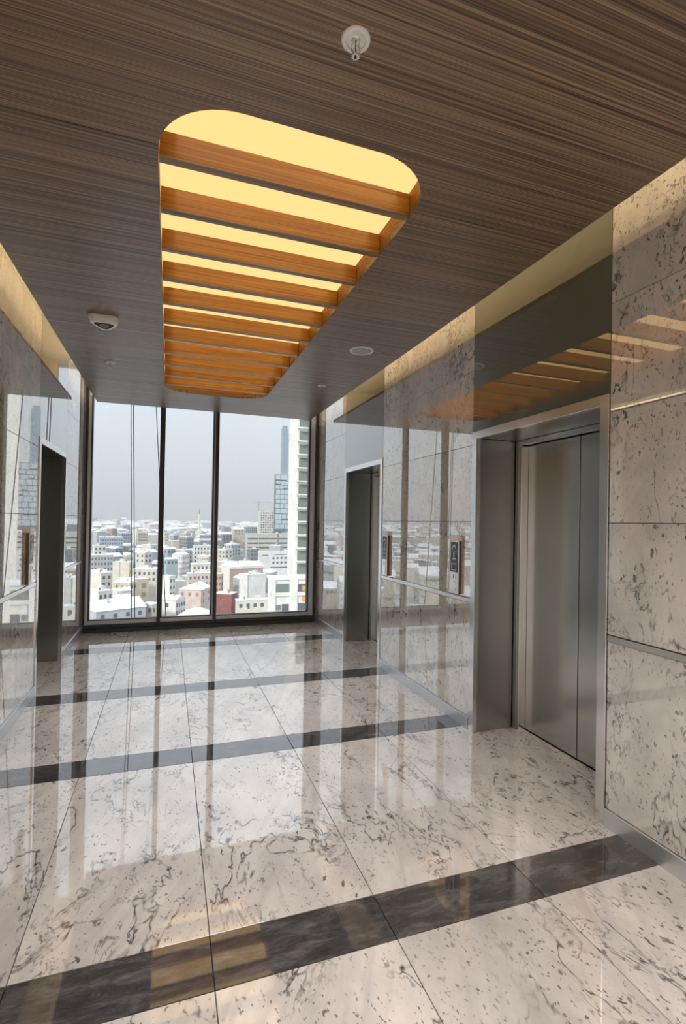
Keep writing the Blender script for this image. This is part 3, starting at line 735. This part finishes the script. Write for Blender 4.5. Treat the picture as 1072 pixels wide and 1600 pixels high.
ub('downpipe', r, -0.12, 0, t[5]*0.55, t[5]*0.55 + 0.2, 0, h, CM['slate'])
r, t = find('dark roofed hall'); h = t[4] - GZ
ub('white_band', r, 0, t[6], -0.4, 0.0, h - 5.5, h - 3.2, CM['white'])
r, t = find('low cream terrace'); h = t[4] - GZ
ub('dark_opening', r, 4.2, 5.1, -0.08, 0.05, h - 3.4, h - 1.2, CM['win'])

# barrel-roofed hall at the foot of the middle pane
bh = empty('barrel_hall', (9.9, 176, GZ), math.radians(-3)); tag(bh, 'wide barrel roof under smooth snow at the foot of the middle pane', 'building', 'snow-covered city buildings seen through the window')
ub('wall', bh, -8, 8, 0, 17, 0, 10.2, CM['grey'])
pts = [(-8.4 + 16.8*k/20, 3.6*math.sin(PI*k/20)) for k in range(21)]
MB().add([(x, -0.6, 10.2 + z) for x, z in pts] + [(x, 17.5, 10.2 + z) for x, z in pts], [tuple(range(21))[::-1], tuple(range(21, 42)), (0, 20, 41, 21)] + [(i, i+1, 22+i, 21+i) for i in range(20)]).build('roof', CM['snow'], bh, True)

# slender minaret on the skyline
mn = empty('minaret', (50.0, 900, GZ)); tag(mn, 'slender white spire standing above the far roofs in the middle pane', 'minaret')
MB().lathe([(1.6, 0), (1.5, 44), (2.2, 46), (2.2, 47.5), (1.25, 48), (1.15, 56)], 16).build('shaft', CM['white'], mn)
MB().lathe([(1.3, 56.2), (0.6, 61), (0.05, 66)], 16).build('cone', CM['slate'], mn)

# white apartment tower with balconies at the right edge of the view
tw = empty('apartment_tower', (29.75, 120, GZ)); tag(tw, 'tall white apartment tower with stacked balconies at the right window edge', 'tower')
ub('wall', tw, 0, 17, 0, 9.2, 0, 86, CM['tower'])
for k in range(-2, 12):
    z = 24.56 - 3.28*k - GZ
    ub('balcony_slab', tw, -0.25, 17, -1.5, -0.01, z - 0.28, z, CM['tower'])
    for i, (a, b) in enumerate(((0.35, 2.9), (4.4, 6.8), (8.4, 10.8), (12.6, 15.0))):
        ub('balcony_door', tw, a, b, -0.08, 0.05, z + 0.05, z + 2.45, CM['win_green'])
    ub('balcony_wall', tw, 2.95, 4.3, -1.5, -0.09, z + 0.001, z + 2.99, CM['tower'])
    ub('parapet', tw, 4.35, 17, -1.5, -1.38, z + 0.001, z + 1.0, CM['tower'])
pd = empty('white_frame_building', (22.2, 112, GZ)); tag(pd, 'white framed building with large windows and orange blinds below the apartment tower', 'building')
ub('wall', pd, 0.3, 16, 0.35, 5.5, 0, -11.9 - GZ, CM['tower'])
ub('roof', pd, 0, 16.2, 0, 5.6, -11.9 - GZ, -11.4 - GZ, CM['snow'])
for x0, x1 in ((0, 1.05), (4.3, 6.1), (8.3, 9.4), (12.2, 13.4)): ub('post', pd, x0, x1, 0, 0.35, 0, -11.9 - GZ, CM['tower'])
for z in (-15.6, -20.0, -24.5): ub('beam', pd, 0, 16, 0.05, 0.35, z - GZ, z + 0.8 - GZ, CM['tower'])
for (x0, x1, z0, z1, m) in ((1.25, 4.15, -14.7, -12.9, 'win_green'), (6.4, 8.0, -14.7, -13.0, 'win'), (7.3, 8.15, -14.55, -13.35, 'orange'), (7.3, 8.15, -16.9, -15.8, 'orange'), (2.6, 4.15, -19.1, -17.5, 'win'), (1.3, 2.3, -18.8, -17.6, 'win_green'), (6.4, 8.1, -19.0, -17.4, 'win'), (9.6, 12.0, -14.7, -12.9, 'win_green'), (9.6, 12.0, -19.1, -17.4, 'win')):
    ub('window', pd, x0, x1, 0.2 if m != 'orange' else 0.1, 0.36, z0 - GZ, z1 - GZ, CM[m])

# construction crane by the unfinished building
cr = empty('tower_crane', (109, 640, GZ)); tag(cr, 'thin tower crane standing over the unfinished building', 'crane')
MB().tube([(0, 0, 0), (0, 0, 72)], 0.45, 6).build('mast', CM['metal'], cr)
MB().tube([(-8, 0, 70), (18, 4, 70.5)], 0.35, 6).build('jib', CM['metal'], cr)
ub('cab', cr, -0.9, 0.9, -1.2, 0.6, 66.5, 69, CM['metal'])

# the many smaller houses: individuals in the window's view, the remainder as one body of far roofs
rng = random.Random(11)
taken = [(row[2] + (row[6]*math.sin(math.radians(row[7])) - row[5]*math.cos(math.radians(row[7])))/2, row[3] + (row[6]*math.cos(math.radians(row[7])) + row[5]*math.sin(math.radians(row[7])))/2, 0.5*math.hypot(row[5], row[6])) for row in TABLE]
taken += [(10, 184, 12), (50, 900, 6), (37, 128, 14), (31, 115, 10)]
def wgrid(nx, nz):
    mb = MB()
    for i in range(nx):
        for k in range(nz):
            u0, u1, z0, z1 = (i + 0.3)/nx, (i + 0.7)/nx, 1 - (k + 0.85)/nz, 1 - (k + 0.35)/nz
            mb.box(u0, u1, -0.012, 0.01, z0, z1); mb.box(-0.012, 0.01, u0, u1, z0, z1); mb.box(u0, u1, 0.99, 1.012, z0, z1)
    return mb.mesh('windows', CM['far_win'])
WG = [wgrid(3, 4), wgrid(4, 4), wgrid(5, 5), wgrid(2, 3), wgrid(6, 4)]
pal = ['white', 'cream', 'cream', 'cream2', 'cream2', 'white', 'grey', 'bluegrey', 'beige', 'slate', 'pink', 'teal', 'ochre', 'brick']
far = MB(); fm = ['white', 'cream', 'cream2', 'grey', 'bluegrey', 'slate', 'pink', 'snow', 'far_win', 'beige']
FM = [CM[k] for k in fm]
def free(x, y, rad):
    for (a, b, c) in taken:
        if abs(a - x) < c + rad and abs(b - y) < c + rad and math.hypot(a - x, b - y) < 1.02*(c + rad): return False
    return True
def far_block(x, y, w, d, h, an, mi, gab):
    c, s = math.cos(an), math.sin(an)
    def P(u, v, z): return (x + c*u - s*v, y + s*u + c*v, GZ + z)
    q = [(-w/2, -d/2), (w/2, -d/2), (w/2, d/2), (-w/2, d/2)]
    far.add([P(*p, 0) for p in q] + [P(*p, h) for p in q], [(0,1,5,4), (1,2,6,5), (2,3,7,6), (3,0,4,7)], mi)
    if gab:
        far.add([P(*p, h) for p in q] + [P(-w/2, 0, h + d*0.25), P(w/2, 0, h + d*0.25)], [(0,1,5,4), (2,3,4,5), (0,4,3), (1,2,5)], 7)
    else:
        far.add([P(*p, h) for p in q] + [P(*p, h + 0.4) for p in q], [(0,1,5,4), (1,2,6,5), (2,3,7,6), (3,0,4,7), (4,5,6,7)], 7)
    nz = max(1, int(h/3.4))
    for k in range(min(nz, 4)):
        z1 = h - 1.2 - 3.3*k
        if z1 < 2: break
        far.add([P(-w*0.44, -d/2 - 0.1, z1 - 1.3), P(w*0.44, -d/2 - 0.1, z1 - 1.3), P(w*0.44, -d/2 - 0.1, z1), P(-w*0.44, -d/2 - 0.1, z1)], [(0,1,2,3)], 8) if rng.random() < 0.35 else None
nind = 0; HOUSES = {}
tries = 0
while nind < 215 and tries < 6000:
    tries += 1
    y = 215 + 640*rng.random()**0.75; sl = rng.uniform(-0.155, 0.268); x = sl*y
    w, d = rng.uniform(6, 13), rng.uniform(6, 14)
    if sl > 0.2 and y < 420: continue
    rad = 0.5*math.hypot(w, d)
    if not free(x, y, rad): continue
    h = rng.uniform(9, 17) if y < 330 else rng.uniform(11, 24)
    if y < 260: h = rng.uniform(6.5, 11)
    if y > 560: h = rng.uniform(14, 32)
    taken.append((x, y, rad)); nind += 1
    r = empty('snowy_house', (x, y, GZ), rng.choice((0.35, 0.5, 0.9, 1.15)) + rng.uniform(-0.1, 0.1))
    wc = rng.choice(pal)
    ub('wall', r, -d/2, d/2, -w/2, w/2, 0, h, CM[wc])
    gab = rng.random() < 0.5
    if gab:
        put('roof', GX if d >= w else GY, r, (-d/2 - 0.3, -w/2 - 0.3, h), (d + 0.6, w + 0.6, 0.22*min(w, d)), 0, CM['snow'])
    else:
        ub('roof', r, -d/2 - 0.1, d/2 + 0.1, -w/2 - 0.1, w/2 + 0.1, h, h + 0.4, CM['snow'])
        ub('roof_hut', r, 0, 2.2, -1, 1, h + 0.4, h + 2.0, CM[rng.choice(pal)])
    if rng.random() < 0.6:
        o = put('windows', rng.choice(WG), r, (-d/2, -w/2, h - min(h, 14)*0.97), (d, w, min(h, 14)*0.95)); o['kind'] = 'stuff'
    cn = {'cream2': 'pale cream', 'bluegrey': 'blue-grey', 'slate': 'dark grey', 'brick': 'brick-red', 'teal': 'grey-green'}.get(wc, wc)
    key = (cn, 'gabled' if gab else 'flat-roofed', 'left' if sl < -0.014 else 'middle' if sl < 0.085 else 'right',
           'nearest' if y < 340 else 'middle' if y < 540 else 'farthest')
    HOUSES.setdefault(key, []).append((sl, r))
ORD = ['first', 'second', 'third', 'fourth', 'fifth', 'sixth', 'seventh', 'eighth', 'ninth', 'tenth']
for (cn, rf, pn, dp), lst in HOUSES.items():
    lst.sort(key=lambda q: q[0])
    for i, (q, r) in enumerate(lst):
        tag(r, '%s %s house, %s rows of the %s pane%s' % (cn, rf, dp, pn, '' if len(lst) == 1 else ', %s from the left' % ORD[min(i, 9)]), 'house', 'small houses packed across the city')
n = 0
while n < 5200:
    u = rng.random(); y = 235*math.exp(u*math.log(4600/235.0)); sl = rng.uniform(-0.85, 0.6); x = sl*y
    inview = -0.17 < sl < 0.285
    n += 1
    if inview and y < 700: continue
    if -0.17 < sl < 0.42 and y < 150: continue
    k = 1 + y/1600.0
    w, d = rng.uniform(7, 16)*k, rng.uniform(7, 16)*k
    if y < 1000:
        if not free(x, y, 0.52*math.hypot(w, d)): continue
        taken.append((x, y, 0.52*math.hypot(w, d)))
    h = rng.uniform(8, 20) + (rng.uniform(4, 14) if y > 700 else 0)
    if rng.random() < 0.03 and y > 600: h += rng.uniform(6, 16)
    far_block(x, y, w, d, h, rng.choice((0.2, 0.5, 0.9, 1.2)) + rng.uniform(-.1, .1), rng.choice((0, 1, 1, 2, 2, 3, 4, 5, 6, 9)), rng.random() < 0.45)
fc = far.build('distant_city', FM); tag(fc, 'dense hazy mass of snowy roofs running to the horizon', 'city', kind='stuff')

# thin winter haze over the city
hz, n, l, b = mat('winter_haze'); n.remove(b)
vs_ = n.new('ShaderNodeVolumeScatter'); vs_.inputs['Density'].default_value = 0.00022; vs_.inputs['Color'].default_value = (0.98, 0.985, 1.0, 1)
l.new(vs_.outputs[0], n['Material Output'].inputs['Volume'])
ha = MB().box(-6000, 6000, 160, 9000, GZ - 1, 420).build('haze', hz); tag(ha, 'thin pale winter haze lying over the whole city', 'haze', kind='stuff')
